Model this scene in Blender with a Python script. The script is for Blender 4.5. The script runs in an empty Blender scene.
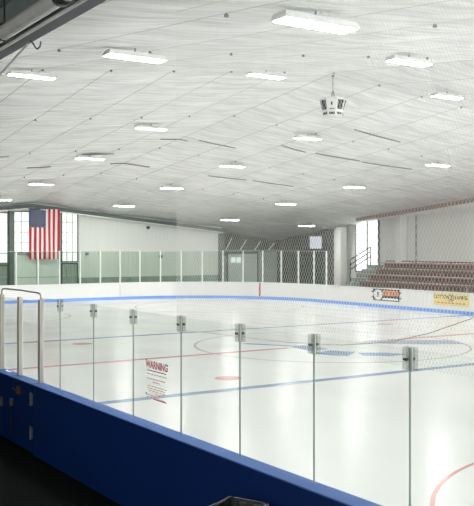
import bpy, bmesh, math, random
from mathutils import Vector, Matrix, noise
random.seed(7)
C = bpy.context.scene.collection
S = bpy.context.scene
R = math.radians

# ---------------------------------------------------------------- camera
cd = bpy.data.cameras.new('camera'); cam = bpy.data.objects.new('camera', cd); C.objects.link(cam)
cd.sensor_fit = 'HORIZONTAL'; cd.sensor_width = 36; cd.lens = 36*881/474
cd.shift_y = -7/474; cd.clip_start = .05; cd.clip_end = 300
cam.location = (0, 0, 3.17); cam.rotation_euler = (R(90), 0, R(-32.9))
S.camera = cam
# ---------------------------------------------------------------- light and exposure
w = bpy.data.worlds.new('world'); S.world = w; w.use_nodes = True
w.node_tree.nodes['Background'].inputs[0].default_value = (.85, .93, 1, 1)
w.node_tree.nodes['Background'].inputs[1].default_value = 1.0
LAMP = 84.0        # radiance of the fluorescent lenses
FILL = 11.0          # glow of the added fill panels behind and right of the camera
DAY = 1.2          # daylight through the windows
vs = S.view_settings
vs.view_transform = 'Standard'; vs.look = 'None'; vs.gamma = 1; vs.use_curve_mapping = False
vs.exposure = 0.37

# ---------------------------------------------------------------- materials
M = {}
def mat(name, col, rough=.6, metal=0, spec=.5, emit=None, var=0, vscale=3, bump=0, bscale=20, stretch=(1,1,1)):
    m = bpy.data.materials.new(name); m.use_nodes = True; nt = m.node_tree
    b = nt.nodes['Principled BSDF']
    b.inputs['Base Color'].default_value = (*col, 1); b.inputs['Roughness'].default_value = rough
    b.inputs['Metallic'].default_value = metal; b.inputs['Specular IOR Level'].default_value = spec
    if emit:
        b.inputs['Emission Color'].default_value = (*emit[0], 1); b.inputs['Emission Strength'].default_value = emit[1]
    if var or bump:
        tc = nt.nodes.new('ShaderNodeTexCoord'); mp = nt.nodes.new('ShaderNodeMapping')
        mp.inputs['Scale'].default_value = stretch; nt.links.new(tc.outputs['Object'], mp.inputs[0])
    if var:
        n = nt.nodes.new('ShaderNodeTexNoise'); n.inputs['Scale'].default_value = vscale; n.inputs['Detail'].default_value = 4
        nt.links.new(mp.outputs[0], n.inputs['Vector'])
        mx = nt.nodes.new('ShaderNodeMix'); mx.data_type = 'RGBA'
        mx.inputs[6].default_value = (*[max(0, c*(1-var)) for c in col], 1); mx.inputs[7].default_value = (*[min(1, c*(1+var)) for c in col], 1)
        nt.links.new(n.outputs[0], mx.inputs[0]); nt.links.new(mx.outputs[2], b.inputs['Base Color'])
    if bump:
        n2 = nt.nodes.new('ShaderNodeTexNoise'); n2.inputs['Scale'].default_value = bscale; n2.inputs['Detail'].default_value = 3
        nt.links.new(mp.outputs[0], n2.inputs['Vector'])
        bp = nt.nodes.new('ShaderNodeBump'); bp.inputs['Strength'].default_value = bump; bp.inputs['Distance'].default_value = .05
        nt.links.new(n2.outputs[0], bp.inputs['Height']); nt.links.new(bp.outputs[0], b.inputs['Normal'])
    M[name] = m; return m

def corrugated(name, col, axis, per=.3, rough=.6):
    """painted metal cladding with ribs every `per` metres along one object axis"""
    m = mat(name, col, rough); nt = m.node_tree; b = nt.nodes['Principled BSDF']
    tc = nt.nodes.new('ShaderNodeTexCoord'); sp = nt.nodes.new('ShaderNodeSeparateXYZ'); nt.links.new(tc.outputs['Object'], sp.inputs[0])
    a = nt.nodes.new('ShaderNodeMath'); a.operation = 'DIVIDE'; a.inputs[1].default_value = per; nt.links.new(sp.outputs[axis], a.inputs[0])
    f = nt.nodes.new('ShaderNodeMath'); f.operation = 'PINGPONG'; f.inputs[1].default_value = .5; nt.links.new(a.outputs[0], f.inputs[0])
    r = nt.nodes.new('ShaderNodeValToRGB'); r.color_ramp.elements[0].position = 0; r.color_ramp.elements[1].position = .16
    nt.links.new(f.outputs[0], r.inputs[0])
    bp = nt.nodes.new('ShaderNodeBump'); bp.inputs['Strength'].default_value = .35; bp.inputs['Distance'].default_value = .03
    nt.links.new(r.outputs[0], bp.inputs['Height']); nt.links.new(bp.outputs[0], b.inputs['Normal'])
    return m

def liner(name, col, rough, spec, bstr):
    """vinyl roof liner: thin seams every 1.95 m, wrinkles that run across the rink"""
    m = mat(name, col, rough, 0, spec); nt = m.node_tree; b = nt.nodes['Principled BSDF']; L = nt.links.new
    tc = nt.nodes.new('ShaderNodeTexCoord'); sp = nt.nodes.new('ShaderNodeSeparateXYZ'); L(tc.outputs['Object'], sp.inputs[0])
    s0 = nt.nodes.new('ShaderNodeMath'); s0.operation = 'SUBTRACT'; s0.inputs[1].default_value = 18.0; L(sp.outputs[0], s0.inputs[0])
    s1 = nt.nodes.new('ShaderNodeMath'); s1.operation = 'PINGPONG'; s1.inputs[1].default_value = .975; L(s0.outputs[0], s1.inputs[0])
    lt = nt.nodes.new('ShaderNodeMath'); lt.operation = 'LESS_THAN'; lt.inputs[1].default_value = .017; L(s1.outputs[0], lt.inputs[0])
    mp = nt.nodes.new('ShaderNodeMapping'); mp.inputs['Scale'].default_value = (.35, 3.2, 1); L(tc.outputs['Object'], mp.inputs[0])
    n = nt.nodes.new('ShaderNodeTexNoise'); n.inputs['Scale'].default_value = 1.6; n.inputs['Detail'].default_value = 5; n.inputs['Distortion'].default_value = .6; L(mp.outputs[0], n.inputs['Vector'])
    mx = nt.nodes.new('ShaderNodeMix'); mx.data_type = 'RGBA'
    mx.inputs[6].default_value = (*[c*.85 for c in col], 1); mx.inputs[7].default_value = (*[min(1, c*1.07) for c in col], 1)  # pale and grey streaks: wrinkle shading put into the liner colour
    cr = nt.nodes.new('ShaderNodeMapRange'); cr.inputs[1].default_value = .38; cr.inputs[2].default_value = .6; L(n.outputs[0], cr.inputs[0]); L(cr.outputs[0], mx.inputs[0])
    m2 = nt.nodes.new('ShaderNodeMix'); m2.data_type = 'RGBA'; L(lt.outputs[0], m2.inputs[0]); L(mx.outputs[2], m2.inputs[6]); m2.inputs[7].default_value = (.46, .47, .46, 1)
    L(m2.outputs[2], b.inputs['Base Color'])
    bp = nt.nodes.new('ShaderNodeBump'); bp.inputs['Strength'].default_value = bstr; bp.inputs['Distance'].default_value = .25
    L(n.outputs[0], bp.inputs['Height']); L(bp.outputs[0], b.inputs['Normal'])
    return m

def glass(name, tint, refl=.55):
    m = bpy.data.materials.new(name); m.use_nodes = True; nt = m.node_tree; nt.nodes.clear(); L = nt.links.new
    o = nt.nodes.new('ShaderNodeOutputMaterial'); t = nt.nodes.new('ShaderNodeBsdfTransparent'); g = nt.nodes.new('ShaderNodeBsdfGlossy')
    t.inputs[0].default_value = (*tint, 1); g.inputs['Roughness'].default_value = .03; g.inputs[0].default_value = (refl, refl, refl, 1)
    lw = nt.nodes.new('ShaderNodeLayerWeight'); lw.inputs[0].default_value = .5
    pw = nt.nodes.new('ShaderNodeMath'); pw.operation = 'POWER'; pw.inputs[1].default_value = 5; L(lw.outputs['Facing'], pw.inputs[0])
    f = nt.nodes.new('ShaderNodeMath'); f.operation = 'MULTIPLY_ADD'; f.inputs[1].default_value = .55; f.inputs[2].default_value = .03; L(pw.outputs[0], f.inputs[0])
    mx = nt.nodes.new('ShaderNodeMixShader'); L(f.outputs[0], mx.inputs[0]); L(t.outputs[0], mx.inputs[1]); L(g.outputs[0], mx.inputs[2]); L(mx.outputs[0], o.inputs[0])
    M[name] = m; return m

def ice_mat():
    m = mat('ice', (.90, .91, .895), .16, 0, .16); nt = m.node_tree; b = nt.nodes['Principled BSDF']; L = nt.links.new
    tc = nt.nodes.new('ShaderNodeTexCoord')
    n = nt.nodes.new('ShaderNodeTexNoise'); n.inputs['Scale'].default_value = .5; n.inputs['Detail'].default_value = 6; L(tc.outputs['Object'], n.inputs['Vector'])
    r = nt.nodes.new('ShaderNodeMapRange'); r.inputs[3].default_value = .12; r.inputs[4].default_value = .32; L(n.outputs[0], r.inputs[0]); L(r.outputs[0], b.inputs['Roughness'])
    mx = nt.nodes.new('ShaderNodeMix'); mx.data_type = 'RGBA'; mx.inputs[6].default_value = (.755, .755, .735, 1); mx.inputs[7].default_value = (.775, .775, .755, 1)
    L(n.outputs[0], mx.inputs[0]); L(mx.outputs[2], b.inputs['Base Color'])
ice_mat()
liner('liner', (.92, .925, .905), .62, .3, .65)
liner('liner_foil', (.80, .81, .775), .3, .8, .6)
mat('board_white', (.82, .82, .80), .35, var=.02)
mat('board_blue', (.004, .028, .15), .4, 0, .3, var=.15, vscale=1.5)
mat('sill_blue', (.07, .165, .46), .6, 0, .25, var=.1)
mat('kick_blue', (.22, .40, .85), .4, var=.12, vscale=2)
mat('line_red', (.60, .30, .28), .2, var=.15)
mat('line_blue', (.26, .33, .47), .2, var=.2)
mat('line_grey', (.50, .52, .52), .2, var=.15)
mat('dot_red', (.62, .36, .32), .2, var=.15)
mat('logo_blue', (.20, .30, .50), .25, var=.3, vscale=6)
mat('logo_grey', (.30, .36, .46), .25, var=.4, vscale=8)
mat('goal_red', (.55, .08, .08), .4)
mat('rubber', (.006, .0075, .0065), .9, 0, .08, var=.4, vscale=30, bump=.3, bscale=60)
mat('aluminium', (.45, .415, .365), .45, .4, var=.05)
mat('post_white', (.80, .84, .80), .4)
mat('galvanised', (.74, .74, .69), .38, .3, var=.15, vscale=6)
mat('girder_green', (.14, .17, .155), .6, .1, var=.2)
mat('girder_flange', (.15, .145, .17), .55, .2, var=.15)
mat('steel_green', (.13, .16, .14), .6, var=.2)
mat('purlin_brown', (.27, .18, .16), .6, var=.25)
mat('deck_dark', (.15, .12, .105), .8, var=.3)
mat('dark_wall', (.035, .035, .035), .8)
mat('wood_brown', (.42, .27, .225), .55, var=.25, vscale=2, stretch=(6, .6, 6))
mat('riser_dark', (.30, .18, .15), .7, var=.2)
mat('frame_grey', (.25, .27, .26), .5, .4)
mat('stair_green', (.27, .32, .28), .6, var=.2)
mat('black', (.015, .015, .016), .5)
mat('black_grille', (.03, .035, .035), .7)
mat('rail_black', (.03, .03, .03), .45)
mat('cream_white', (.78, .78, .74), .5, var=.03)
mat('lamp_body', (.80, .80, .78), .5)
mat('lamp_lens', (.9, .9, .9), .5, emit=((1, 1, .985), LAMP))
mat('day_pane', (.8, .8, .8), .5, emit=((.95, 1, .97), .62))
mat('day_open', (.8, .8, .8), .5, emit=((.95, .98, 1), DAY))
mat('fill_near_end', (.8, .8, .8), .5, emit=((.97, 1, 1), FILL*1.5))
mat('fill_walkway', (.8, .8, .8), .5, emit=((.97, 1, 1), 1.25))
mat('fill_far_side', (.8, .8, .8), .5, emit=((.97, 1, 1), FILL))
mat('grey_panel', (.80, .84, .79), .6, var=.06)
mat('green_glazing', (.33, .39, .34), .35, var=.35, vscale=2)
mat('muntin', (.46, .50, .45), .6)
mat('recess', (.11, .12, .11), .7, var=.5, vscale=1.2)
mat('recess_light', (.55, .60, .55), .7, var=.1)
mat('clip', (.62, .64, .62), .35, .1)
mat('bolt', (.06, .06, .06), .4, .5)
mat('glass_edge', (.20, .25, .23), .3)
def twine(name, col):
    m = bpy.data.materials.new(name); m.use_nodes = True; nt = m.node_tree; nt.nodes.clear(); L = nt.links.new
    o = nt.nodes.new('ShaderNodeOutputMaterial'); a = nt.nodes.new('ShaderNodeBsdfDiffuse'); b = nt.nodes.new('ShaderNodeBsdfTranslucent'); mx = nt.nodes.new('ShaderNodeMixShader')
    a.inputs[0].default_value = (*col, 1); b.inputs[0].default_value = (*col, 1); mx.inputs[0].default_value = .5
    L(a.outputs[0], mx.inputs[1]); L(b.outputs[0], mx.inputs[2]); L(mx.outputs[0], o.inputs[0]); M[name] = m
twine('net', (.82, .82, .79))
twine('net_rope', (.74, .70, .66))
mat('sign_red', (.62, .03, .05), .5)
mat('sign_pink', (.80, .42, .42), .5)
mat('flag_red', (.62, .03, .05), .8)
mat('flag_white', (.86, .86, .84), .8)
mat('flag_blue', (.02, .035, .13), .8)
mat('ad_yellow', (.80, .66, .28), .5)
mat('ad_black', (.03, .03, .03), .5)
mat('ad_orange', (.62, .33, .17), .5, var=.2)
mat('ad_text', (.04, .04, .035), .5)
mat('ad_red', (.65, .30, .12), .5)
mat('screen', (.30, .33, .37), .2, emit=((.75, .8, .88), .28))
mat('brass', (.35, .22, .12), .4, .7)
mat('can_grey', (.50, .46, .41), .5, var=.1)
mat('bag', (.018, .018, .018), .28, bump=.6, bscale=12)
mat('dark_gap', (.22, .22, .21), .9)
mat('door_paint', (.86, .88, .85), .5)
corrugated('end_cladding', (.74, .755, .71), 0, .3)
corrugated('side_cladding', (.76, .76, .72), 1, .3)
glass('near_glass', (.97, .985, .978), .6)
glass('far_glass', (.86, .91, .87), .22)
glass('clip_clear', (.86, .875, .86), .5)

# ---------------------------------------------------------------- mesh helpers
class MB:
    def __init__(s): s.v = []; s.f = []; s.mi = []
    def add(s, vs, fs, mi=0):
        o = len(s.v); s.v += [tuple(v) for v in vs]; s.f += [tuple(o+i for i in f) for f in fs]; s.mi += [mi]*len(fs); return s
    def box(s, x0, x1, y0, y1, z0, z1, mi=0):
        vs = [(x, y, z) for x in (x0, x1) for y in (y0, y1) for z in (z0, z1)]
        return s.add(vs, [(0,1,3,2), (4,6,7,5), (0,4,5,1), (2,3,7,6), (0,2,6,4), (1,5,7,3)], mi)
    def tube(s, pts, r, n=8, mi=0, closed=False):
        pts = [Vector(p) for p in pts]; m = len(pts); rs = r if isinstance(r, (list, tuple)) else [r]*m
        vs = []; up = None
        for i, p in enumerate(pts):
            a = pts[(i-1) % m] if (closed or i > 0) else p; b = pts[(i+1) % m] if (closed or i < m-1) else p
            d = (b-a).normalized()
            if up is None:
                up = Vector((0, 0, 1)) if abs(d.z) < .9 else Vector((1, 0, 0))
            u = (up - d*up.dot(d)).normalized(); up = u; q = d.cross(u)
            for k in range(n):
                t = 2*math.pi*k/n; vs.append(p + (u*math.cos(t) + q*math.sin(t))*rs[i])
        fs = []
        for i in range(m if closed else m-1):
            j = (i+1) % m
            for k in range(n): fs.append((i*n+k, i*n+(k+1) % n, j*n+(k+1) % n, j*n+k))
        if not closed: fs += [tuple(range(n))[::-1], tuple(range((m-1)*n, m*n))]
        return s.add(vs, fs, mi)
    def prism(s, poly, z0, z1, mi=0):            # polygon in XY extruded in Z
        n = len(poly); vs = [(x, y, z0) for x, y in poly] + [(x, y, z1) for x, y in poly]
        return s.add(vs, [tuple(range(n))[::-1], tuple(range(n, 2*n))] + [(i, (i+1) % n, n+(i+1) % n, n+i) for i in range(n)], mi)
    def lathe(s, prof, n=16, c=(0, 0, 0), mi=0, cap=True):
        vs = [(c[0]+r*math.cos(2*math.pi*k/n), c[1]+r*math.sin(2*math.pi*k/n), c[2]+z) for r, z in prof for k in range(n)]
        fs = [(i*n+k, i*n+(k+1) % n, (i+1)*n+(k+1) % n, (i+1)*n+k) for i in range(len(prof)-1) for k in range(n)]
        if cap: fs += [tuple(range(n))[::-1], tuple(range((len(prof)-1)*n, len(prof)*n))]
        return s.add(vs, fs, mi)
    def sweep(s, path, prof, mi=0):              # path in XY, prof = (offset along left normal, z) closed polygon
        P = [Vector((x, y)) for x, y in path]; n = len(prof); vs = []
        for i, p in enumerate(P):
            a = P[max(0, i-1)]; b = P[min(len(P)-1, i+1)]; d = (b-a).normalized(); nn = Vector((-d.y, d.x))
            for o, z in prof: q = p+nn*o; vs.append((q.x, q.y, z))
        fs = [(i*n+k, i*n+(k+1) % n, (i+1)*n+(k+1) % n, (i+1)*n+k) for i in range(len(P)-1) for k in range(n)]
        fs += [tuple(range(n))[::-1], tuple(range((len(P)-1)*n, len(P)*n))]
        return s.add(vs, fs, mi)
    def build(s, name, m, parent=None, smooth=False, loc=None):
        me = bpy.data.meshes.new(name); me.from_pydata(s.v, [], s.f)
        for x in (m if isinstance(m, (list, tuple)) else [m]): me.materials.append(M[x])
        me.polygons.foreach_set('material_index', s.mi)
        if smooth: me.polygons.foreach_set('use_smooth', [True]*len(s.f))
        me.update()
        bm = bmesh.new(); bm.from_mesh(me); bmesh.ops.recalc_face_normals(bm, faces=bm.faces); bm.to_mesh(me); bm.free()
        o = bpy.data.objects.new(name, me); C.objects.link(o)
        if parent is not None: o.parent = parent
        if loc is not None: o.location = loc
        return o
def bevel(o, wd=.01, seg=2):
    b = o.modifiers.new('bevel', 'BEVEL'); b.width = wd; b.segments = seg; b.limit_method = 'ANGLE'; return o
def tag(o, label=None, cat=None, group=None, kind=None):
    if label: o['label'] = label
    if cat: o['category'] = cat
    if group: o['group'] = group
    if kind: o['kind'] = kind
    return o
def thing(name, label, cat, loc=(0, 0, 0), rz=0, group=None):
    o = bpy.data.objects.new(name, None); C.objects.link(o); o.location = loc; o.rotation_euler = (0, 0, rz); o.empty_display_size = .1
    return tag(o, label, cat, group)
def struct(o, label=None): return tag(o, label, None, None, 'structure')
def copy_tree(o, parent=None):
    c = o.copy(); C.objects.link(c)
    if parent is not None: c.parent = parent
    for ch in list(o.children): copy_tree(ch, c)
    return c
def text(name, body, size, m, parent, mtx, align='CENTER', sx=1.0, ext=.002):
    cu = bpy.data.curves.new(name, 'FONT'); cu.body = body; cu.size = size; cu.align_x = align; cu.align_y = 'CENTER'; cu.extrude = ext; cu.offset = size*.02
    t = bpy.data.objects.new(name, cu); C.objects.link(t); bpy.context.view_layer.update()
    me = bpy.data.meshes.new_from_object(t.evaluated_get(bpy.context.evaluated_depsgraph_get()))
    bpy.data.objects.remove(t); me.materials.clear(); me.materials.append(M[m])
    me.transform(mtx @ Matrix.Diagonal((sx, 1, 1, 1)))
    o = bpy.data.objects.new(name, me); C.objects.link(o)
    if parent is not None: o.parent = parent
    return o
ORD = ['first', 'second', 'third', 'fourth', 'fifth', 'sixth', 'seventh', 'eighth', 'ninth', 'tenth', 'eleventh', 'twelfth', 'thirteenth', 'fourteenth', 'fifteenth', 'sixteenth', 'seventeenth', 'eighteenth', 'nineteenth', 'twentieth']

XC, YC = 17.87, 22.1
def ceil(x, y): return 8.76 - .1*abs(x-XC) - .108*abs(y-YC)

# ================================================================= SETTING
XN, XF, YE = 4.93, 30.85, 47.6      # ice edge: near side, far side, far end
# floor (rubber walkway and concrete around the rink), the ice lies in the middle of it
struct(MB().box(-3, 38, -7, 54.4, -.16, -.06).build('floor', 'rubber'))

def arc(cx, cy, r, a0, a1, n=16): return [(cx+r*math.cos(R(a0+(a1-a0)*i/n)), cy+r*math.sin(R(a0+(a1-a0)*i/n))) for i in range(n+1)]
RC = 8.3
outline = [(XF, 4.9)] + arc(XF-RC, YE-RC, RC, 0, 90) + arc(XN+RC, YE-RC, RC, 90, 180) + arc(XN+RC, 4.9, RC, 180, 270) + arc(XF-RC, 4.9, RC, 270, 360)[:-1]
ice = struct(MB().prism(outline, -.055, 0).build('floor', 'ice'), 'white sheet of ice filling the rink')
def flat(name, polys, m, z=.004, lab=None):
    b = MB()
    for p in polys: b.prism(p, 0.0008, z)
    o = b.build(name, m, ice)
    if lab: o['label'] = lab
    return o
def ring(cx, cy, r0, r1, a0=0, a1=360, n=64):
    out = []
    for i in range(n):
        t0, t1 = R(a0+(a1-a0)*i/n), R(a0+(a1-a0)*(i+1)/n)
        out.append([(cx+r0*math.cos(t0), cy+r0*math.sin(t0)), (cx+r1*math.cos(t0), cy+r1*math.sin(t0)), (cx+r1*math.cos(t1), cy+r1*math.sin(t1)), (cx+r0*math.cos(t1), cy+r0*math.sin(t1))])
    return out
def rect(x0, x1, y0, y1): return [(x0, y0), (x1, y0), (x1, y1), (x0, y1)]
flat('blue_line', [rect(XN+.02, XF-.02, 16.25, 16.55)], 'line_blue', .004, 'near blue line across the ice')
flat('blue_line', [rect(XN+.02, XF-.02, 27.9, 28.2)], 'line_blue', .004, 'far blue line across the ice')
flat('center_line', [rect(XN+.02, 16.2, 22.0, 22.25), rect(20.4, XF-.02, 22.0, 22.25)], 'line_red', .004, 'red centre line across the ice')
flat('goal_line', [rect(XN+1.2, XF-1.2, 43.75, 43.82)], 'line_red', .004, 'thin red goal line at the far end')
flat('center_circle', ring(XC, YC, 4.3, 4.40), 'line_grey', .0035, 'grey centre face-off circle')
for x in (11.3, 24.4):
    for y in (17.85, 26.7): flat('faceoff_dot', [[(x+.33*math.cos(t*.2618), y+.33*math.sin(t*.2618)) for t in range(24)]], 'dot_red', .003)
for x in (11.3, 24.4):
    flat('faceoff_circle', ring(x-.3, 4.6, 4.42, 4.48), 'line_red', .003)
    flat('faceoff_circle', ring(x, 39.4, 4.38, 4.44), 'line_red', .003)
# centre-ice crest, a broken pair of blue shapes
flat('center_crest', [[(15.6, 23.9), (15.9, 23.9), (16.7, 22.6), (16.45, 22.5)],
                      [(16.5, 22.5), (17.1, 22.4), (17.0, 21.2), (16.3, 21.2)],
                      [(16.0, 20.6), (16.9, 20.9), (17.3, 20.2), (16.5, 19.6), (16.2, 19.9)],
                      [(17.2, 20.0), (17.9, 19.6), (18.2, 18.9), (17.5, 18.9), (16.9, 19.4)]], 'logo_blue', .0045, 'blue crest painted at centre ice')
flat('center_crest', [[(19.1, 22.2), (19.9, 22.4), (22.2, 20.9), (21.7, 19.9), (20.7, 20.4), (19.6, 21.3)]] +
                     [rect(16.55+.16*i, 16.62+.16*i, 21.25, 22.4) for i in range(4)], 'logo_grey', .005, 'grey lettering of the centre crest')

# ---- ceiling: crinkled white vinyl liner, pitched up to the middle of the rink
def make_ceiling():
    xs = []; x = 2.9
    while x < 37.2: xs.append(x); x += .195
    xs.append(37.2)
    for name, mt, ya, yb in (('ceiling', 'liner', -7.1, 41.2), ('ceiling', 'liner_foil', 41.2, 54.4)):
        ny = int((yb-ya)/.13); ys = [ya+(yb-ya)*j/ny for j in range(ny+1)]
        vs = []; nx = len(xs)
        for y in ys:
            qy = abs(math.sin(math.pi*(y-22.1)/6.0))
            for x in xs:
                qx = abs(math.sin(math.pi*(x-18.0)/1.95))
                z = ceil(x, y) - .05*qx*(.35+.65*qy)
                z += .030*noise.noise((x*.45, y*2.6, 1.0))*qx + .012*noise.noise((x*.9, y*5.5, 4.0))*qx
                if y > 41.0: z += .10*noise.noise((x*.5, y*1.1, 9.0))*min(1, (y-41)/1.5)
                if abs(y-41.2) < 1e-6: z = ceil(x, y)
                vs.append((x, y, z))
        fs = [(j*nx+i, j*nx+i+1, (j+1)*nx+i+1, (j+1)*nx+i) for j in range(ny) for i in range(nx-1)]
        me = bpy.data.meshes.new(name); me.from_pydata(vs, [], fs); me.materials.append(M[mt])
        me.polygons.foreach_set('use_smooth', [True]*len(fs)); me.update()
        o = bpy.data.objects.new(name, me); C.objects.link(o); struct(o)
        if mt == 'liner': c0 = o
    return c0
ceiling = make_ceiling()
# roof shell above the liner so that no daylight gets through
b = MB()
for (x0, x1) in ((2.6, XC), (XC, 38)):
    for (y0, y1) in ((-7.4, YC), (YC, 55)):
        P = [(x0, y0), (x1, y0), (x1, y1), (x0, y1)]
        v = [(x, y, ceil(x, y)+.25) for x, y in P] + [(x, y, ceil(x, y)+.35) for x, y in P]
        b.add(v, [(0,1,2,3), (4,5,6,7), (0,1,5,4), (1,2,6,5), (2,3,7,6), (3,0,4,7)])
struct(b.build('ceiling', 'dark_wall'))
# hangers where seams cross the rafters
for yy in (10.0, 16.0, 22.1, 28.0, 34.0, 40.2):
    for k in range(-6, 6):
        x = 18.0+1.95*k; z = ceil(x, yy)
        h = MB().lathe([(.015, -.06), (.034, -.055), (.036, -.035), (.015, .0)], 8, (x, yy, z)).build('liner_hanger', 'frame_grey', ceiling)
# dark slits where the liner overlaps have opened
def gap(x0, y0, x1, y1, wd=.05):
    n = 8; top = []; bot = []
    for i in range(n+1):
        t = i/n; x = x0+(x1-x0)*t; y = y0+(y1-y0)*t+.05*math.sin(math.pi*t); h = wd*math.sin(math.pi*min(1, .12+t*.88))
        z = ceil(x, y)-.075
        top.append((x, y-h, z)); bot.append((x, y+h*.2, z-.02))
    v = top+bot; v2 = [(a, b_, c+.02) for a, b_, c in v]; m_ = n+1
    fs = [(i, i+1, m_+i+1, m_+i) for i in range(n)]
    MB().add(v, fs).add(v2, fs).build('liner_gap', 'dark_gap', ceiling)
for g in ((21.74, 30.2, 23.3, 30.5), (23.7, 30.35, 26.1, 30.2), (22.3, 37.1, 24.3, 36.7), (16.9, 31.9, 18.3, 32.1), (18.6, 31.7, 20.5, 31.8), (14.6, 34.55, 16.2, 34.8, .14),
          (22.6, 26.5, 25.3, 26.75), (26.3, 30.3, 29.0, 29.9), (24.6, 36.6, 27.0, 36.4), (30, 26.2, 32.4, 26.4), (13.2, 37.3, 14.3, 37.3), (9.2, 34.2, 11.4, 34.3), (17.2, 37.4, 19.2, 37.3)): gap(*g)

# ---- walls
def wall_poly(name, m, axis, c0, c1, lo, hi, z0=-.06, n=40):
    """wall whose top follows the liner; axis 'x' = wall runs along x at y=c0..c1"""
    b = MB(); pts = [lo+(hi-lo)*i/n for i in range(n+1)]
    mid = XC if axis == 'x' else YC
    if lo < mid < hi: pts = sorted(pts+[mid])
    vs = []
    for p in pts:
        for c in (c0, c1):
            x, y = (p, c) if axis == 'x' else (c, p)
            vs += [(x, y, z0), (x, y, ceil(x, y)+.15)]
    m_ = len(pts); fs = [(0,1,3,2), (4*m_-4, 4*m_-3, 4*m_-1, 4*m_-2)]
    for i in range(m_-1):
        a, q = 4*i, 4*i+4
        fs += [(a, a+1, q+1, q), (a+2, a+3, q+3, q+2), (a+1, a+3, q+3, q+1), (a, a+2, q+2, q)]
    return struct(b.add(vs, fs).build(name, m))
wall_poly('wall_end', 'end_cladding', 'x', 50.0, 50.2, 2.9, 31.1)
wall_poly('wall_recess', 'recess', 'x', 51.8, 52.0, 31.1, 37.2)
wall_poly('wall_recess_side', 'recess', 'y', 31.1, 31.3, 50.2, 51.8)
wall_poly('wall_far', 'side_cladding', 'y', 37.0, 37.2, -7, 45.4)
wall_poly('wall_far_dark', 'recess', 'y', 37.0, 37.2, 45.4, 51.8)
wall_poly('wall_near_end', 'side_cladding', 'x', -7.2, -7.0, 2.9, 37.2)
struct(MB().box(-3.2, -3, -7.2, 50.2, -.06, 5.7).build('wall_camera_side', 'dark_wall'))
struct(MB().box(-3, 2.9, -7.2, -7.0, -.06, 5.7).build('wall_camera_end', 'dark_wall'))
struct(MB().box(-3, 2.9, 50.0, 50.2, -.06, 5.7).build('wall_camera_far', 'dark_wall'))
# low dark deck over the spectators, with a fascia up to the liner
struct(MB().box(-3.2, 2.9, -7.2, 50.2, 5.6, 5.75).build('ceiling', 'deck_dark'))
b = MB(); vs = []
for y in (-7.0, YC, 50.0):
    for x in (2.84, 2.9): vs += [(x, y, 4.3), (x, y, max(5.76, ceil(x, y)+.3))]
for i in (0, 1):
    a, q = 4*i, 4*i+4
    b.add([vs[k] for k in range(a, q+4)], [(0,1,5,4), (2,3,7,6), (1,3,7,5), (0,2,6,4)])
b.v = [(x, y, 5.42 if z == 4.3 else z) for x, y, z in b.v]
struct(b.build('trim_1', 'girder_green'))
# purlins under the deck
for x in (1.9, 1.35, .8, .2, -.5):
    struct(MB().box(x-.04, x+.04, -5, 45, 5.42, 5.6).build('trim_2', 'purlin_brown'))
for y in (3.5, 6.0, 8.5, 11.0):
    struct(MB().box(-3, 2.4, y-.05, y+.05, 5.36, 5.42).build('trim_3', 'girder_green'))
# eave girder along the top of the far end wall
b = MB(); vs = []
for x in (2.95, XC, 31.3):
    z = ceil(x, 49.85)
    for (y, dz) in ((49.72, -.34), (49.98, -.34), (49.98, -.12), (49.72, -.12)): vs.append((x, y, z+dz))
fs = [(4*i+k, 4*i+(k+1) % 4, 4*i+4+(k+1) % 4, 4*i+4+k) for i in (0, 1) for k in range(4)] + [(0,1,2,3), (8,9,10,11)]
struct(b.add(vs, fs).build('trim_4', 'steel_green'))
# thin conduit under that girder
struct(MB().tube([(8, 49.6, ceil(8, 49.6)-.42), (XC, 49.6, ceil(XC, 49.6)-.42), (31, 49.6, ceil(31, 49.6)-.42)], .04, 6).build('trim_5', 'galvanised'))
# corner column of the white wall and dark wall base band
struct(MB().box(30.85, 31.15, 49.7, 49.98, -.06, ceil(31, 49.9)-.45).build('trim_6', 'steel_green'))
struct(MB().box(20.9, 30.8, 49.9, 49.99, -.06, 1.25).build('baseboard_end', 'green_glazing'))

# ---- translucent bays of the far end wall (daylight behind them)
def bay(n, x0, x1, z0, z1, cols, rows, m='day_pane', frame='steel_green'):
    y = 49.93
    pane = struct(MB().box(x0+.05, x1-.05, y, 49.99, z0+.05, z1-.05).build('window_%d' % n, m))
    f = MB()
    for (a, b_, c, d) in ((x0, x1, z0, z0+.06), (x0, x1, z1-.06, z1), (x0, x0+.06, z0+.06, z1-.06), (x1-.06, x1, z0+.06, z1-.06)): f.box(a, b_, y-.06, y+.02, c, d)
    f.build('window_frame', frame, pane)
    g = MB()
    for i in range(1, cols): x = x0+(x1-x0)*i/cols; g.box(x-.024, x+.024, y-.03, y-.001, z0+.06, z1-.06)
    for j in range(1, rows): z = z0+(z1-z0)*j/rows; g.box(x0+.06, x1-.06, y-.03, y-.001, z-.024, z+.024)
    g.build('muntins', 'muntin', pane)
    return pane
bay(1, 14.3, 16.55, 2.15, 5.1, 4, 5)
bay(2, 16.85, 19.72, 2.75, 5.2, 6, 4)
bay(3, 19.78, 20.85, 2.2, 5.2, 3, 5)
bay(4, 14.3, 16.55, -.04, 2.1, 4, 3, 'green_glazing')
bay(5, 16.85, 19.72, -.04, 2.7, 2, 2, 'grey_panel', 'muntin')
bay(6, 19.78, 20.85, -.04, 2.15, 3, 3, 'green_glazing')
struct(MB().box(16.57, 16.83, 49.75, 49.98, -.06, 5.3).build('trim_7', 'steel_green'))

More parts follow.
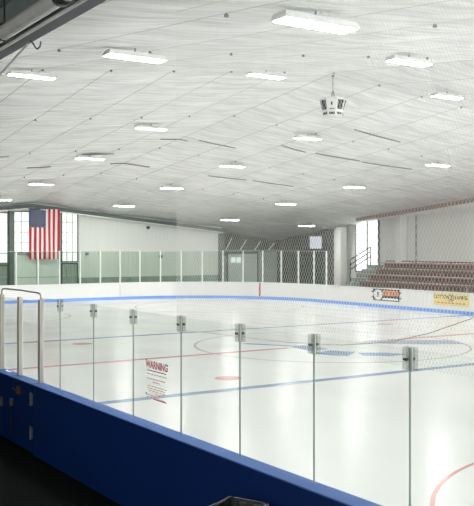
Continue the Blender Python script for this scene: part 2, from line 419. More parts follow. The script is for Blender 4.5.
for i in range(7):
    x = 5.2+i*4.4
    p = struct(MB().box(x, x+4.0, -6.99, -6.93, 2.6, min(ceil(x, -7), ceil(x+4, -7))-.5).build('window_%d' % (8+i), 'fill_near_end'))  # added glowing panels, out of view, that brighten the ceiling
for i in range(5):
    y = -6+i*5.0
    struct(MB().box(36.93, 36.99, y, y+4.6, 2.7, min(ceil(37, y), ceil(37, y+4.6))-.35).build('window_%d' % (15+i), 'fill_far_side'))  # added fill panels high on the far wall, right of the view
struct(MB().box(-2.99, -2.95, -3, 13, 1.6, 4.4).build('window_20', 'fill_walkway'))  # added glow behind the camera to light the blue board and pipe
# ---- far side wall window, pillars, joints
wn = struct(MB().box(36.94, 36.99, 41.0, 43.05, 1.6, 5.02).build('window_7', 'day_open'))
f = MB()
for (a, b_, c, d) in ((40.92, 43.13, 1.5, 1.6), (40.92, 43.13, 5.02, 5.1), (40.92, 41.0, 1.6, 5.02), (43.05, 43.13, 1.6, 5.02), (41.95, 42.02, 1.6, 5.02)): f.box(36.86, 36.99, a, b_, c, d)
f.build('window_frame', 'frame_grey', wn)
struct(MB().box(36.45, 36.98, 38.55, 38.95, -.06, ceil(36.7, 38.7)-.12).build('trim_8', 'cream_white'))
struct(MB().box(36.3, 36.8, 43.85, 44.35, -.06, ceil(36.5, 44.1)-.14).build('trim_9', 'cream_white'))
struct(MB().tube([(36.9, 37.7, -.05), (36.9, 37.7, ceil(36.9, 37.7)-.1)], .045, 8).build('trim_10', 'frame_grey'))
# brown eave rafter and bracing over the bleachers
b = MB(); y0, y1 = 41.0, 20.0
vs = []
for y in (y0, y1):
    z = ceil(35.2, y)-.12
    for (x, dz) in ((35.1, -.2), (35.3, -.2), (35.3, 0), (35.1, 0)): vs.append((x, y, z+dz))
struct(b.add(vs, [(0,1,2,3), (4,5,6,7), (0,1,5,4), (1,2,6,5), (2,3,7,6), (3,0,4,7)]).build('trim_11', 'purlin_brown'))
struct(MB().tube([(31.6, 48.9, 4.45), (35.0, 43.2, 4.75), (36.2, 36, 5.0)], .03, 6).build('trim_13', 'post_white'))
# recess behind the glass at the corner: doors, ledge
dr = struct(MB().box(32.75, 35.15, 51.7, 51.79, -.05, 2.62).build('door_1', 'door_paint'))
MB().box(32.95, 33.30, 51.66, 51.7, 2.02, 2.38).build('door_window', 'day_pane', dr)
MB().box(33.42, 33.77, 51.66, 51.7, 2.02, 2.38).build('door_window', 'day_pane', dr)
MB().box(33.93, 33.97, 51.68, 51.7, 0, 2.6).build('door_gap', 'frame_grey', dr)
struct(MB().box(35.3, 36.9, 51.72, 51.79, -.05, 2.8).build('trim_14', 'recess_light'))
struct(MB().box(31.35, 32.6, 51.72, 51.79, -.05, 2.5).build('trim_15', 'recess_light'))
for i, x in enumerate((32.4, 33.6, 34.8, 36.0)):
    struct(MB().tube([(x, 51.5, 2.9), (x+.5, 51.5, ceil(x+.5, 51.5)-.35)], .05, 6).build('trim_16', 'galvanised'))
struct(MB().box(31.4, 36.9, 53.8, 51.55, 2.75, 2.92).build('trim_17', 'frame_grey'))

# ================================================================= FAR BOARDS AND GLASS
PR_P = [(0, -.05), (-.14, -.05), (-.14, .96), (0, .96)]            # outward offsets are negative (path runs so that the rink lies left)
PR_K = [(.002, .0), (.022, .0), (.022, .165), (.002, .165)]
PR_C = [(.03, .962), (-.16, .962), (-.16, 1.0), (.03, 1.0)]
def board(label, path, group='far dasher boards'):
    t = thing('dasher_board', label, 'rink board', (path[0][0], path[0][1], 0), 0, None)
    lp = [(x-path[0][0], y-path[0][1]) for x, y in path]
    MB().sweep(lp, PR_P).build('board_panel', 'board_white', t)
    MB().sweep(lp, PR_K).build('kick_strip', 'kick_blue', t)['label'] = 'light blue kick strip'
    MB().sweep(lp, PR_C).build('cap_rail', 'post_white', t)
    return t
corner = arc(XF-RC, YE-RC, RC, 0, 90, 24)
bs = board('long straight white board below the brown bleachers, carrying two adverts', [(XF, 5.5+i*4) for i in range(8)] + [(XF, YE-RC-.02)])
bc = board('curved white corner board with a red goal stripe', corner)
be = board('white end board in front of the flag wall', [(XF-RC-.02, YE), (18, YE), (XN+RC, YE)])
# joints and red stripe of the goal line
gx = XF-RC+RC*math.cos(R(30)); gy = YE-RC+RC*math.sin(R(30))
rt = MB(); d = Vector((-math.cos(R(30)), -math.sin(R(30)))); n_ = Vector((-d.y, d.x))
p0 = Vector((gx, gy)) - Vector((XF, YE-RC))
q = [(p0+d*.01-n_*.05), (p0+d*.01+n_*.05), (p0+d*.026+n_*.05), (p0+d*.026-n_*.05)]
rt.prism([(v.x, v.y) for v in q], .18, .955).build('goal_stripe', 'goal_red', bc)['label'] = 'red goal stripe'

# glass on the far boards: panels between posts, along end and corner
def path_pts():
    """points every 1.22 m from the left of the end board round to the corner's end"""
    P = []
    x = 13.6
    L1 = (XF-RC) - x; Lc = math.pi/2*RC; tot = L1+Lc+.7
    n = 17
    for i in range(n+1):
        s = tot-(n-i)*1.262+(.16 if i < n else 0)
        if s <= L1: P.append((x+s, YE+.07))
        elif s <= L1+Lc:
            a = math.pi/2 - (s-L1)/RC; P.append((XF-RC+(RC+.07)*math.cos(a), YE-RC+(RC+.07)*math.sin(a)))
        else: P.append((XF+.07, YE-RC-(s-L1-Lc)))
    return P
FP = path_pts(); GT = 2.86
FG = thing('glass_barrier', 'far rink glass with thin pale posts, along the end board and round the corner', 'glass barrier')
for i, (x, y) in enumerate(FP):
    o = MB().box(-.035, .035, -.035, .035, 1.002, GT+.03).build('glass_post', 'post_white', FG, loc=(x, y, 0))
    j = min(i, len(FP)-2); ang = math.atan2(FP[j+1][1]-FP[j][1], FP[j+1][0]-FP[j][0]); o.rotation_euler.z = ang
    if i < len(FP)-1:
        x2, y2 = FP[i+1]; Lg = math.hypot(x2-x, y2-y)
        g = MB().box(.045, Lg-.045, -.006, .006, 1.003, GT).build('glass_pane', 'far_glass', FG, loc=(x, y, 0)); g.rotation_euler.z = ang
        MB().box(.045, Lg-.045, -.008, .008, GT+.001, GT+.014).build('top_edge', 'post_white', g)

# adverts on the far board (seen on the rink side, facing -X)
def face_mx(x, y, z): # local x -> -Y, local y -> +Z, normal -> -X
    return Matrix(((0, 0, -1, x), (-1, 0, 0, y), (0, 1, 0, z), (0, 0, 0, 1)))
def plate(x, y0, y1, z0, z1, th=.012): return MB().box(-th, 0, -(y1-y0)/2, (y1-y0)/2, -(z1-z0)/2, (z1-z0)/2)
ZA = .66
ya, yb = 33.15, 34.95                      # hockey advert, back-projected width
t = thing('advert_sign', 'dark advert with round letter B emblem and orange panel on the far board', 'sign', (XF-.004, 33.65, ZA))
MB().box(-.012, 0, -.98, .98, -.30, .30).build('backing', 'ad_black', t)
for s in (-1, 1):
    for z in (-.13, .15): MB().box(-.011, 0, min(s*.982, s*1.10), max(s*.982, s*1.10), z-.035, z+.035).build('bracket', 'ad_black', t)
def disc(r, x0, x1, cy, cz=0, n=24, sy=1): 
    v = [(x0, cy+sy*r*math.cos(2*math.pi*k/n), cz+r*math.sin(2*math.pi*k/n)) for k in range(n)] + [(x1, cy+sy*r*math.cos(2*math.pi*k/n), cz+r*math.sin(2*math.pi*k/n)) for k in range(n)]
    return MB().add(v, [tuple(range(n)), tuple(range(n, 2*n))]+[(i, (i+1) % n, n+(i+1) % n, n+i) for i in range(n)])
em = disc(.27, -.018, -.0125, .60, 0, sy=1.2).build('emblem', 'flag_white', t)
b = MB()
for k in range(8):
    a = k*math.pi/4; c, s_ = math.cos(a), math.sin(a)
    MB().tube([(-.02, .60+.2*c, .17*s_), (-.02, .60+.29*c, .24*s_)], .012, 4).build('spoke', 'ad_black', em)
text('letter', 'B', .34, 'ad_black', em, face_mx(-.0185, .60, 0))
MB().box(-.018, -.0125, -.90, .26, -.02, .24).build('orange_panel', 'ad_orange', t)
b = MB()
for i in range(6): b.box(-.022, -.0185, .12-.17*i-.05, .12-.17*i+.05, .04, .19 if i % 2 else .15)
b.build('lettering', 'goal_red', t)
MB().box(-.018, -.0125, -.90, .26, -.25, -.15).build('white_strip', 'flag_white', t)
ya, yb = 26.75, 29.15
t = thing('advert_sign', 'yellow advert with dark lettering either side of a round emblem on the far board', 'sign', (XF-.004, 29.2, .66))
MB().box(-.012, 0, -1.12, 1.12, -.30, .30).build('backing', 'ad_yellow', t)
text('lettering', 'COTTON', .24, 'ad_text', t, face_mx(-.0125, .62, .10), sx=.95)
text('lettering', 'SAVING', .24, 'ad_text', t, face_mx(-.0125, -.62, .10), sx=.95)
b = MB(); b.tube([(-.02, .16*math.cos(k*.5236), .08+.17*math.sin(k*.5236)) for k in range(12)], .015, 5, closed=True)
b.build('emblem', 'ad_text', t)
text('emblem_letter', '2', .28, 'ad_text', t, face_mx(-.0125, 0, .08))
b = MB()
for i in range(11): b.box(-.016, -.0125, .86-.17*i-.06, .86-.17*i+.11, -.20, -.14-.02*(i%2))
b.build('small_lettering', 'ad_red', t)

# ================================================================= NEAR BOARDS
XB0 = 4.735; ZB = 1.04
def near_board(label, y0, y1):
    t = thing('dasher_board', label, 'rink board', (XN, y0, 0)); L_ = y1-y0
    bevel(MB().box(XB0-XN, -.012, 0, L_, -.055, ZB-.019).build('board_panel', 'board_blue', t), .004)
    MB().box(-.0118, 0.0, 0, L_, -.055, ZB-.019).build('white_face', 'board_white', t)
    bevel(MB().box(XB0-XN-.018, .004, 0, L_, ZB-.018, ZB).build('sill', 'sill_blue', t), .006)['label'] = 'light blue top sill'
    return t
near_board('long dark blue near board with light blue sill, running to the bottom edge', -2.0, 13.12)
near_board('dark blue near board beyond the gate, at the left edge', 15.12, 24.0)
gate = thing('rink_gate', 'dark blue gate in the near boards between three aluminium posts', 'gate', (XN, 13.14, 0))
for k, (a, b_) in enumerate(((0, 1.0), (1.015, 1.965))):
    leaf = bevel(MB().box(XB0-XN+.005, -.012, a, b_, -.03, ZB-.019).build('gate_leaf', 'board_blue', gate), .006)
    MB().box(-.0118, 0, a, b_, -.03, ZB-.019).build('white_face', 'board_white', leaf)
    MB().box(XB0-XN-.016, .004, a, b_, ZB-.018, ZB).build('sill', 'sill_blue', leaf)['label'] = 'light blue top sill'
# hinges and bolt on the outside of the gate
for (yy, zz) in ((.03, .80), (.03, .28)):
    h = MB().tube([(-.213, yy, zz-.10), (-.213, yy, zz+.10)], .016, 8)  .box(-.207, -.191, yy-.045, yy+.045, zz-.085, zz+.085).build('hinge', 'frame_grey', gate)
for yy in (.95,):
    MB().tube([(-.21, yy, .12), (-.21, yy, .66)], .012, 8).build('drop_bolt', 'bolt', gate)
    MB().box(-.225, -.191, yy-.04, yy+.04, .56, .68).build('bolt_bracket', 'frame_grey', gate)
lt = MB().prism([(-.07, -.06), (.07, -.06), (.045, .06), (-.045, .06)], 0, .03).build('latch_plate', 'brass', gate)
lt.matrix_local = Matrix(((0, 0, -1, -.191), (1, 0, 0, .62), (0, 1, 0, .86), (0, 0, 0, 1)))
lh = MB().tube([(0, .0, .03), (0, 0, .06), (.05, .02, .075), (.12, .02, .075)], .01, 6).build('latch_handle', 'brass', lt)
MB().box(-.215, -.191, 1.45, 1.53, .48, .62).build('latch_box', 'frame_grey', gate)
MB().box(-.215, -.191, .60, .74, 0.975, 0.992).build('striker', 'bolt', gate)

# posts at the gate and arched tie bar over it
XG = 4.878; GTN = 2.37
# near glass
def near_glass(y0, y1, label):
    g = MB()
    x0, x1, z0, z1 = XG-.006, XG+.006, ZB+.001, GTN if y1 < 13.11 else GTN-.07
    v = [(x, y, z) for x in (x0, x1) for y in (y0, y1) for z in (z0, z1)]
    g.add(v, [(0,1,3,2), (4,6,7,5)], 0); g.add(v, [(0,4,5,1), (2,3,7,6), (1,5,7,3)], 1); g.add(v, [(0,2,6,4)], 0)
    me = g.build('glass_panel', ['near_glass', 'glass_edge'])
    me.parent = NG if y1 < 13.11 else (GG if y1 < 15.02 else NG2)
    return me
NG = thing('glass_barrier', 'clear near rink glass joined by clips, from the thick post to the right edge', 'glass barrier')
NG2 = thing('glass_barrier', 'clear rink glass left of the gate, at the left edge', 'glass barrier')
GG = thing('gate_glass', 'clear glass of the gate between aluminium posts under a bent bar', 'gate glass')
J = [5.05+1.217*k for k in range(-3, 7)]
for i in range(9): near_glass(J[i]+.006, J[i+1]-.006, '')
near_glass(J[-1]+.006, 13.105, '')
near_glass(13.195, 14.075, '')
near_glass(14.165, 15.005, '')
near_glass(15.095, 17.4, '')
def clip():
    t = bpy.data.objects.new('glass_clip', None); C.objects.link(t); t.parent = NG
    bevel(MB().box(-.026, -.012, -.065, .06, -.17, .012).build('outer_plate', 'clip_clear', t), .004)
    bevel(MB().box(.012, .026, -.065, .06, -.17, .012).build('inner_plate', 'clip_clear', t), .004)
    MB().box(-.034, -.0265, -.062, -.040, -.165, .012).build('edge_strip', 'clip', t)
    MB().tube([(-.05, .0, -.085), (-.0265, .0, -.085)], .013, 8).build('bolt', 'bolt', t)
    MB().tube([(.0265, .0, -.085), (.045, .0, -.085)], .013, 8).build('bolt', 'bolt', t)
    MB().tube([(-.04, .03, -.085), (-.0265, .03, -.085)], .009, 8).build('bolt', 'bolt', t)
    return t
proto = clip()
for i in range(7):
    t = proto if i == 0 else copy_tree(proto, NG)
    t.location = (XG, 5.05+1.217*i, GTN)

GTP = GTN-.055
for (y, lab) in ((13.15, 'thick aluminium post right of the gate, where the clipped glass begins'), (14.12, 'middle aluminium post over the gate'), (15.05, 'aluminium gate post cut by the left edge')):
    o = MB()
    o.box(-.035, .035, -.04, -.012, ZB+.001, GTP+.02).box(-.035, .035, .012, .04, ZB+.001, GTP+.02).box(-.02, .012, -.012, .012, ZB+.001, GTP+.0)
    o = bevel(o.build('gate_post', 'aluminium', GG, loc=(XG, y, 0)), .006)
o = MB().tube([(XG, 13.15, GTP+.02), (XG, 13.15, GTP+.07), (XG, 13.18, GTP+.105), (XG, 13.24, GTP+.12), (XG, 14.1, GTP+.13), (XG, 14.95, GTP+.12), (XG, 15.02, GTP+.105), (XG, 15.05, GTP+.07), (XG, 15.05, GTP+.02)], .014, 8).build('tie_bar', 'aluminium', GG, smooth=True)


# warning decal on the glass
t = thing('warning_decal', 'red WARNING text decal stuck on the near glass', 'sign', (XG-.0065, 9.28, 1.56))
H = .46
text('heading', 'WARNING', .125, 'sign_red', t, face_mx(-.0025, 0, .185), sx=.92, ext=.001)
MB().box(-.003, 0, -.24, .24, .112, .122).build('rule', 'sign_red', t)
def bars(z, y0, y1, m, h=.016, seed=0):
    rnd = random.Random(seed); b = MB(); y = y0
    while y < y1-.03:
        L_ = rnd.uniform(.02, .06); b.box(-.003, 0, -min(y+L_, y1), -y, z-h/2, z+h/2); y += L_+.010
    b.build('text_line', m, t)
for i, (z, a, b_) in enumerate(((.075, -.25, .25), (.02, -.25, .25), (-.015, -.10, .12), (-.068, -.24, .25), (-.097, -.25, .23), (-.125, -.22, .24), (-.150, -.05, .2), (-.178, -.24, .1), (-.205, -.25, .22))):
    bars(z, a, b_, 'sign_pink', .010, i)
MB().box(-.003, 0, -.24, .08, -.222, -.212).build('rule', 'sign_red', t)
for (y, z) in ((.26, .24), (-.27, .22), (.27, -.17)):
    MB().box(-.004, 0, y-.009, y+.009, z-.01, z+.01).build('fixing_dot', 'bolt', t)

# ---- protective net on the rink side of the near glass
def make_net():
    y0, y1 = 3.2, 9.0; XX = 4.98; zb = 2.2
    t = thing('safety_net', 'pale diamond-mesh safety net hanging above the near glass', 'net', (XX, y0, zb))
    W_, Hh = y1-y0, 3.9; dy, dz = .037, .068; sl = dz/dy
    me = MB(); hw = .00125
    def top(y): return min(Hh, ceil(XX, y)-.16-zb)
    def strand(c, sgn):
        # z = sgn*sl*(y-c)
        if sgn > 0: ya, yb = c, c+Hh/sl
        else: ya, yb = c-Hh/sl, c
        ya, yb = max(0, ya), min(W_, yb)
        if yb <= ya: return
        za, zb_ = sgn*sl*(ya-c), sgn*sl*(yb-c)
        # clip by the sloping top
        if sgn > 0:
            while zb_ > top(y0+yb) and yb > ya: yb -= .02; zb_ = sl*(yb-c)
        else:
            while za > top(y0+ya) and yb > ya: ya += .02; za = -sl*(ya-c)
        if yb <= ya+.01: return
        me.tube([(0 if sgn > 0 else .002, ya, za), (0 if sgn > 0 else .002, yb, zb_)], hw, 3)
    n = int((W_+Hh/sl)/dy)+2
    for k in range(-int(Hh/sl/dy)-1, n):
        strand(k*dy, 1); strand(k*dy, -1)
    o = me.build('mesh_netting', 'net', t)
    MB().tube([(0, .0, .85), (0, .8, .56), (0, 1.3, .44), (0, 1.75, .29), (0, 2.2, .18), (0, 2.8, .10), (0, 3.6, .05), (0, 5, .02), (0, W_, .0)], .0035, 6).build('lower_rope', 'net_rope', t)
    MB().tube([(0, 0, top(y0)), (0, W_, top(y1))], .003, 6).build('top_cable', 'net_rope', t)
make_net()

# ================================================================= CEILING LIGHTS
def make_light():
    t = thing('ceiling_light', 'x', 'ceiling light')
    # trapezoidal housing: wide at the lens
    v = [(-.62, -.18, -.05), (.62, -.18, -.05), (.62, .18, -.05), (-.62, .18, -.05), (-.58, -.14, .045), (.58, -.14, .045), (.58, .14, .045), (-.58, .14, .045)]
    MB().add(v, [(0,1,2,3), (4,5,6,7), (0,1,5,4), (1,2,6,5), (2,3,7,6), (3,0,4,7)]).build('housing', 'lamp_body', t)
    MB().box(-.575, .575, -.145, .145, -.056, -.0505).build('lens', 'lamp_lens', t)
    MB().box(-.3, .3, -.03, .03, .046, .065).tube([(0, 0, .06), (0, 0, .14)], .016, 6).build('hanger', 'frame_grey', t)
    return t
LI = [((7.12, 9.11), 'largest white ceiling light, nearest the camera at the top of the photo'),
      ((7.47, 15.11), 'long white ceiling light in the upper left, right of the corner girder'),
      ((7.79, 21.64), 'white ceiling light just below the galvanised pipe at the left edge'),
      ((14.5, 15.04), 'white ceiling light above and right of the hanging speaker cluster'),
      ((14.57, 20.97), 'white ceiling light left of the speaker cluster cable'),
      ((21.27, 20.32), 'white ceiling light at the right edge, level with the speaker cluster'),
      ((15.03, 29.08), 'white ceiling light in the left middle, below the one beside the girder'),
      ((21.68, 28.25), 'white ceiling light directly below the hanging speaker cluster'),
      ((28.96, 28.21), 'white ceiling light near the right edge, over the bleachers'),
      ((15.1, 34.85), 'white ceiling light beside the widest dark slit in the liner, at left'),
      ((21.85, 34.2), 'white ceiling light in the centre of the photo beside a long dark slit'),
      ((29.07, 34.08), 'white ceiling light above the bright side window'),
      ((15.42, 41.55), 'white ceiling light directly above the flag'),
      ((22.01, 40.24), 'white ceiling light over the white end wall, third row from the back'),
      ((29.05, 39.86), 'white ceiling light over the dark corner recess, the higher one'),
      ((22.23, 46.41), 'small white ceiling light close above the white end wall girder'),
      ((29.39, 46.23), 'small white ceiling light where the end wall meets the dark recess'),
      ((34.31, 44.81), 'smallest ceiling light, above the wall screen'),
      ((14.9, 46.3), 'ceiling light at the left edge just above the end wall girder')]
proto = make_light()
for i, ((x, y), lab) in enumerate(LI):
    t = proto if i == 0 else copy_tree(proto)
    t.location = (x, y, ceil(x, y)-.18); tag(t, lab, 'ceiling light', 'fluorescent lights under the liner')
for (x, y) in ((21.0, 14), (28.3, 14), (28.4, 20.8), (34.5, 14), (34.5, 24)):
    t = copy_tree(proto); t.location = (x, y, ceil(x, y)-.18); tag(t, 'ceiling light of the same rows, beyond the right edge of the photo', 'ceiling light', 'fluorescent lights beyond the right edge')

# ---- hanging speaker cluster at the peak
t = thing('speaker_cluster', 'white octagonal speaker cluster hanging on a cable from the roof peak', 'speaker', (XC+.1, YC, 7.31))
n = 8
def octo(r, z, ph=.39): return [(r*math.cos(ph+2*math.pi*k/n), r*math.sin(ph+2*math.pi*k/n), z) for k in range(n)]
rings = [octo(.27, .0), octo(.33, .06), octo(.33, .14), octo(.44, .55), octo(.40, .60), octo(.1, .66)]
v = [p for r_ in rings for p in r_]
fs = [(i*n+k, i*n+(k+1) % n, (i+1)*n+(k+1) % n, (i+1)*n+k) for i in range(len(rings)-1) for k in range(n)] + [tuple(range(n))[::-1], tuple(range(5*n, 6*n))]
MB().add(v, fs).build('housing', 'cream_white', t)
def facepanel(k, u0, u1, w0, w1, out, name, m):
    a0, a1 = Vector(rings[2][k]), Vector(rings[2][(k+1) % n]); b0, b1 = Vector(rings[3][k]), Vector(rings[3][(k+1) % n])
    P = lambda u, w_: (a0.lerp(a1, u)).lerp(b0.lerp(b1, u), w_)
    q = [P(u0, w0), P(u1, w0), P(u1, w1), P(u0, w1)]; nn = (q[1]-q[0]).cross(q[3]-q[0]).normalized()
    if nn.dot(q[0]) < 0: nn = -nn
    MB().add([p+nn*.002 for p in q]+[p+nn*out for p in q], [(0,1,2,3), (4,5,6,7), (0,1,5,4), (1,2,6,5), (2,3,7,6), (3,0,4,7)]).build(name, m, t)
# camera looks from azimuth about 237 degrees
for k in range(n):
    az = math.degrees(.39+2*math.pi*(k+.5)/n) % 360
    if abs(az-230) < 23:
        facepanel(k, .42, .58, .5, .75, .01, 'badge', 'black_grille'); facepanel(k, .25, .8, .18, .26, .01, 'badge', 'black_grille')
    else: facepanel(k, .14, .86, .2, .92, .012, 'grille', 'black_grille')
for k in range(n):
    a0, a1 = Vector(rings[1][k]), Vector(rings[1][(k+1) % n]); c0, c1 = a0.lerp(a1, .15), a0.lerp(a1, .85); o_ = ((a0+a1)/2); o_.z = 0; o_.normalize()
    q = [c0, c1, c1+Vector((0, 0, .07)), c0+Vector((0, 0, .07))]
    MB().add([p+o_*.002 for p in q]+[p+o_*.014 for p in q], [(0,1,2,3), (4,5,6,7), (0,1,5,4), (1,2,6,5), (2,3,7,6), (3,0,4,7)]).build('slot', 'black_grille', t)
MB().tube([(0, 0, .64), (0, 0, 8.62-7.31)], .014, 6).build('cable', 'frame_grey', t)
MB().tube([(-.06, 0, .66), (-.02, 0, .84), (.02, 0, .84), (.06, 0, .66)], .016, 6).build('shackle', 'frame_grey', t)
MB().box(-.05, .05, -.03, .03, 8.62-7.31, 8.66-7.31).build('ceiling_plate', 'frame_grey', t)

# ================================================================= GIRDER, PIPE (upper left)
t = thing('roof_girder', 'dark steel girder crossing the top left corner', 'girder', (2.66, 1, 5.0))
MB().box(-.09, .09, 0, 24, 0, .03).build('lower_flange', 'girder_flange', t)
MB().box(-.03, .0, 0, 24, .031, .40).build('web', 'girder_green', t)
MB().box(-.11, .09, 0, 24, .401, .42).build('upper_flange', 'girder_green', t)
for k in range(10): MB().box(-.10, -.031, 2.2*k+.8, 2.2*k+.82, .031, .40).build('stiffener', 'girder_green', t)
t = thing('heating_pipe', 'thick galvanised pipe running beside the dark girder', 'pipe', (2.42, 1, 4.995))
MB().tube([(0, 0, 0), (0, 7.2, 0)], .062, 16).build('pipe_run', 'galvanised', t, True)
MB().tube([(0, 7.201, 0), (0, 23, 0)], .062, 16).build('pipe_run', 'galvanised', t, True)
MB().tube([(0, 5.0, 0), (0, 5.12, 0)], .078, 16).build('coupling', 'bolt', t, True)
for yy in (3.0, 6.4, 9.8): MB().tube([(.075*math.cos(a*.5236), yy, .075*math.sin(a*.5236)) for a in range(12)], .008, 6, closed=True).tube([(0, yy, .075), (0, yy, .42)], .008, 6).build('pipe_hanger', 'bolt', t)
t = tag(MB().tube([(2.535, 1, 4.95), (2.535, 24, 4.95)], .013, 8).build('conduit', 'galvanised'), 'thin metal conduit between the pipe and the girder', 'conduit')
o = tag(MB().tube([(2.70, 7.56, 4.995), (2.71, 7.52, 4.97), (2.70, 7.40, 4.895), (2.70, 7.36, 4.88), (2.70, 7.30, 4.89), (2.70, 7.28, 4.93)], .007, 6).build('wire_hook', 'bolt'), 'bent wire hook dangling under the girder', 'hook')
o = tag(MB().tube([(2.74, 7.72, 4.995), (2.74, 8.51, 4.85), (2.74, 9.8, 4.61)], .012, 6).build('brace_rod', 'galvanised'), 'slender metal brace rod reaching down from the girder at the left edge', 'rod')

# ================================================================= FLAG
def make_flag():
    W_, Hh = 1.86, 2.95; nx, nz = 39, 60
    b = MB(); vs = []
    def wave(u, w_): return .035*math.sin(u*17)*(.3+.7*(1-w_)) + .02*math.sin(u*7+w_*5)
    for j in range(nz+1):
        for i in range(nx+1):
            u, w_ = i/nx, j/nz; vs.append((u*W_, wave(u, w_), -Hh+w_*Hh))
    for j in range(nz):
        for i in range(nx):
            st = i//3; m = 0 if st % 2 == 0 else 1
            if st < 7 and j >= nz*.62: m = 2
            b.add([], []); b.f.append((j*(nx+1)+i, j*(nx+1)+i+1, (j+1)*(nx+1)+i+1, (j+1)*(nx+1)+i)); b.mi.append(m)
    b.v = vs
    # fifty small stars sewn on the canton
    cw, ch = W_*7/13, Hh*.38
    for r_ in range(11):
        for c_ in range(9):
            if (r_+c_) % 2: continue
            x, z = cw*(c_+1)/10, -ch+ch*(r_+1)/12
            pts = [(x+(.048 if k % 2 == 0 else .02)*math.sin(k*math.pi/5), wave(x/W_, 1+z/Hh)-.012, z+(.048 if k % 2 == 0 else .02)*math.cos(k*math.pi/5)) for k in range(10)]
            b.add(pts, [tuple(range(10))], 1)
    t = thing('national_flag', 'stars and stripes flag hung vertically on the end wall window', 'flag', (17.68, 49.55, 5.34))
    c = b.build('cloth', ['flag_red', 'flag_white', 'flag_blue'], t)
    s = c.modifiers.new('solid', 'SOLIDIFY'); s.thickness = .006; s.offset = 1
    MB().tube([(-.08, 0, .02), (W_+.08, 0, .02)], .022, 8).build('pole', 'steel_green', t)
    for x in (.1, W_-.1): MB().tube([(x, 0, .04), (x, .12, .06)], .01, 6).build('hook', 'steel_green', t)
make_flag()
tag(MB().box(21.35, 21.5, 49.8, 49.99, 2.6, 2.78).build('wall_box', 'frame_grey'), 'small dark box on the white end wall right of the flag windows', 'box')
tag(MB().box(-.09, .09, -.1, .0, -.08, .08).lathe([(.05, 0), (.07, .03)], 10, (0, -.05, -.12)).build('wall_speaker', 'bolt', None, loc=(25.6, 49.98, 4.35)), 'small dark speaker high on the white end wall', 'speaker')
tag(MB().box(-.09, .09, -.1, .0, -.09, .09).build('wall_box', 'bolt', None, loc=(26.5, 49.98, 2.5)), 'small dark box low on the end wall behind the far glass', 'box')

# ================================================================= BLEACHERS
def bleacher(y0, y1, label):
    t = thing('bleacher', label, 'bleachers', (33.5, y0, -.06)); L_ = y1-y0
    for r_ in range(5):
        x = r_*.66; z = .80+r_*.35
        bevel(MB().box(x, x+.27, 0, L_, z, z+.05).build('seat_plank', 'wood_brown', t), .008)
        if r_ < 4: MB().box(x+.32, x+.62, 0, L_, z-.12, z-.08).build('foot_plank', 'wood_brown', t)
        MB().box(x+.275, x+.29, 0, L_, z-.30, z-.02).build('riser_board', 'riser_dark', t)
    k = 0
    while k < 4:
        y = .15+k*2.6
        b = MB().box(.05, 2.95, y, y+.05, .0, .05)
        for r_ in range(5): b.box(r_*.66+.1, r_*.66+.16, y, y+.05, .05, .798+r_*.35)
        b.build('support_frame', 'frame_grey', t); k += 1
    MB().box(3.02, 3.06, 0, L_, 2.29, 2.36).build('back_rail', 'riser_dark', t)
    b = MB(); k = 0
    while k*1.5 < L_: b.box(3.02, 3.06, k*1.5, k*1.5+.04, 1.5, 2.289); k += 1
    b.build('back_rail_post', 'riser_dark', t)
bleacher(31.6, 39.9, 'brown wooden bleachers beside the green stair, behind the emblem advert')
bleacher(23.2, 31.5, 'brown wooden bleachers behind the yellow advert, reaching the right edge')
t = thing('stair', 'green steel stair at the left end of the bleachers', 'stairs', (33.5, 40.05, -.06))
for r_ in range(8):
    x = r_*.42
    MB().box(x, x+.415, 0, 1.5, .26*r_+.2, .26*r_+.25).build('tread', 'stair_green', t)
    MB().box(x, x+.02, 0, 1.5, .26*r_, .26*r_+.198).build('stair_riser', 'stair_green', t)
MB().add([(0, -.04, 0), (3.36, -.04, 0), (3.36, -.04, 2.05), (0, -.04, .2), (0, -.005, 0), (3.36, -.005, 0), (3.36, -.005, 2.05), (0, -.005, .2)], [(0,1,2,3), (4,5,6,7), (0,1,5,4), (1,2,6,5), (2,3,7,6), (3,0,4,7)]).build('stringer', 'stair_green', t)
t = thing('handrail', 'black three-bar handrail slanting up in front of the side window', 'handrail', (33.6, 41.62, 0))
b = MB()
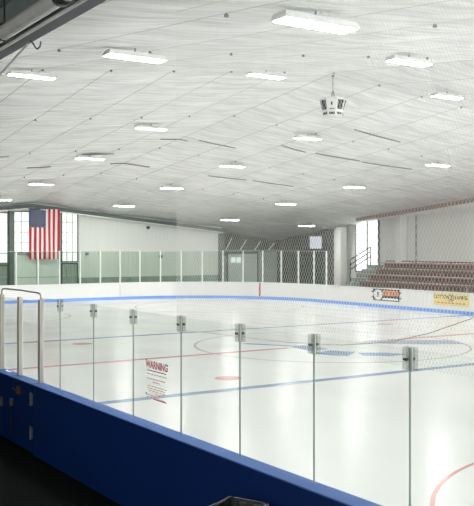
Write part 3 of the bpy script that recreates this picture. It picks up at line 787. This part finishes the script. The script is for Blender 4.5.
for dz in (0, .3, .6): b = MB().tube([(1.6, 0, 1.72+dz), (3.25, 0, 2.52+dz)], .036, 6).build('rail_bar', 'rail_black', t)
for x in (1.6, 3.25): MB().tube([(x, 0, -.05), (x, 0, 2.32 + (x-1.6)*.485)], .036, 6).build('rail_post', 'rail_black', t)

# screen on the dark wall near the corner
t = thing('wall_screen', 'square grey screen mounted in the dark corner recess', 'screen', (36.2, 46.3, 3.4), R(-52))
bevel(MB().box(-.52, .52, -.06, .06, -.48, .48).build('casing', 'bolt', t), .01)
MB().box(-.40, .40, -.066, -.061, -.40, .40).build('display', 'screen', t)
MB().tube([(0, .06, 0), (.35, .45, 0)], .04, 8).build('bracket', 'bolt', t)

# ================================================================= TRASH CAN
t = thing('trash_can', 'grey square trash can with a black bag, against the blue board', 'trash can', (4.36, 6.72, -.055), R(24))
def sq(r, z, n=6, bl=.25):
    P = []
    for c in range(4):
        a = R(45+90*c); cx, cy = r*math.sqrt(2)*(1-bl)*math.cos(a), r*math.sqrt(2)*(1-bl)*math.sin(a)
        for k in range(n+1):
            b_ = a-R(45)+R(90)*k/n; P.append((cx+r*bl*math.cos(b_), cy+r*bl*math.sin(b_), z))
    return P
def loft(rs, m, name, cap=(True, False)):
    k = len(rs[0]); b = MB().add([p for r_ in rs for p in r_], [(i*k+j, i*k+(j+1) % k, (i+1)*k+(j+1) % k, (i+1)*k+j) for i in range(len(rs)-1) for j in range(k)])
    if cap[0]: b.add(rs[0], [tuple(range(k))])
    return b.build(name, m, t, True)
loft([sq(.17, 0), sq(.20, .80), sq(.216, .80), sq(.216, .865), sq(.204, .868), sq(.196, .85), sq(.186, .75), sq(.155, .03)], 'can_grey', 'body')
bag = []
for (r_, z) in ((.238, .78), (.243, .83), (.206, .870), (.198, .876), (.186, .85), (.17, .7), (.15, .5), (.10, .42)):
    ring_ = sq(r_, z); bag.append([(x*(1+.03*noise.noise((x*14, y*14, z*9))), y*(1+.03*noise.noise((x*14, y*14, z*9+5))), z+.018*noise.noise((x*16, y*16, z))) for x, y, z in ring_])
loft(bag[2:], 'bag', 'bin_bag', (False, False))
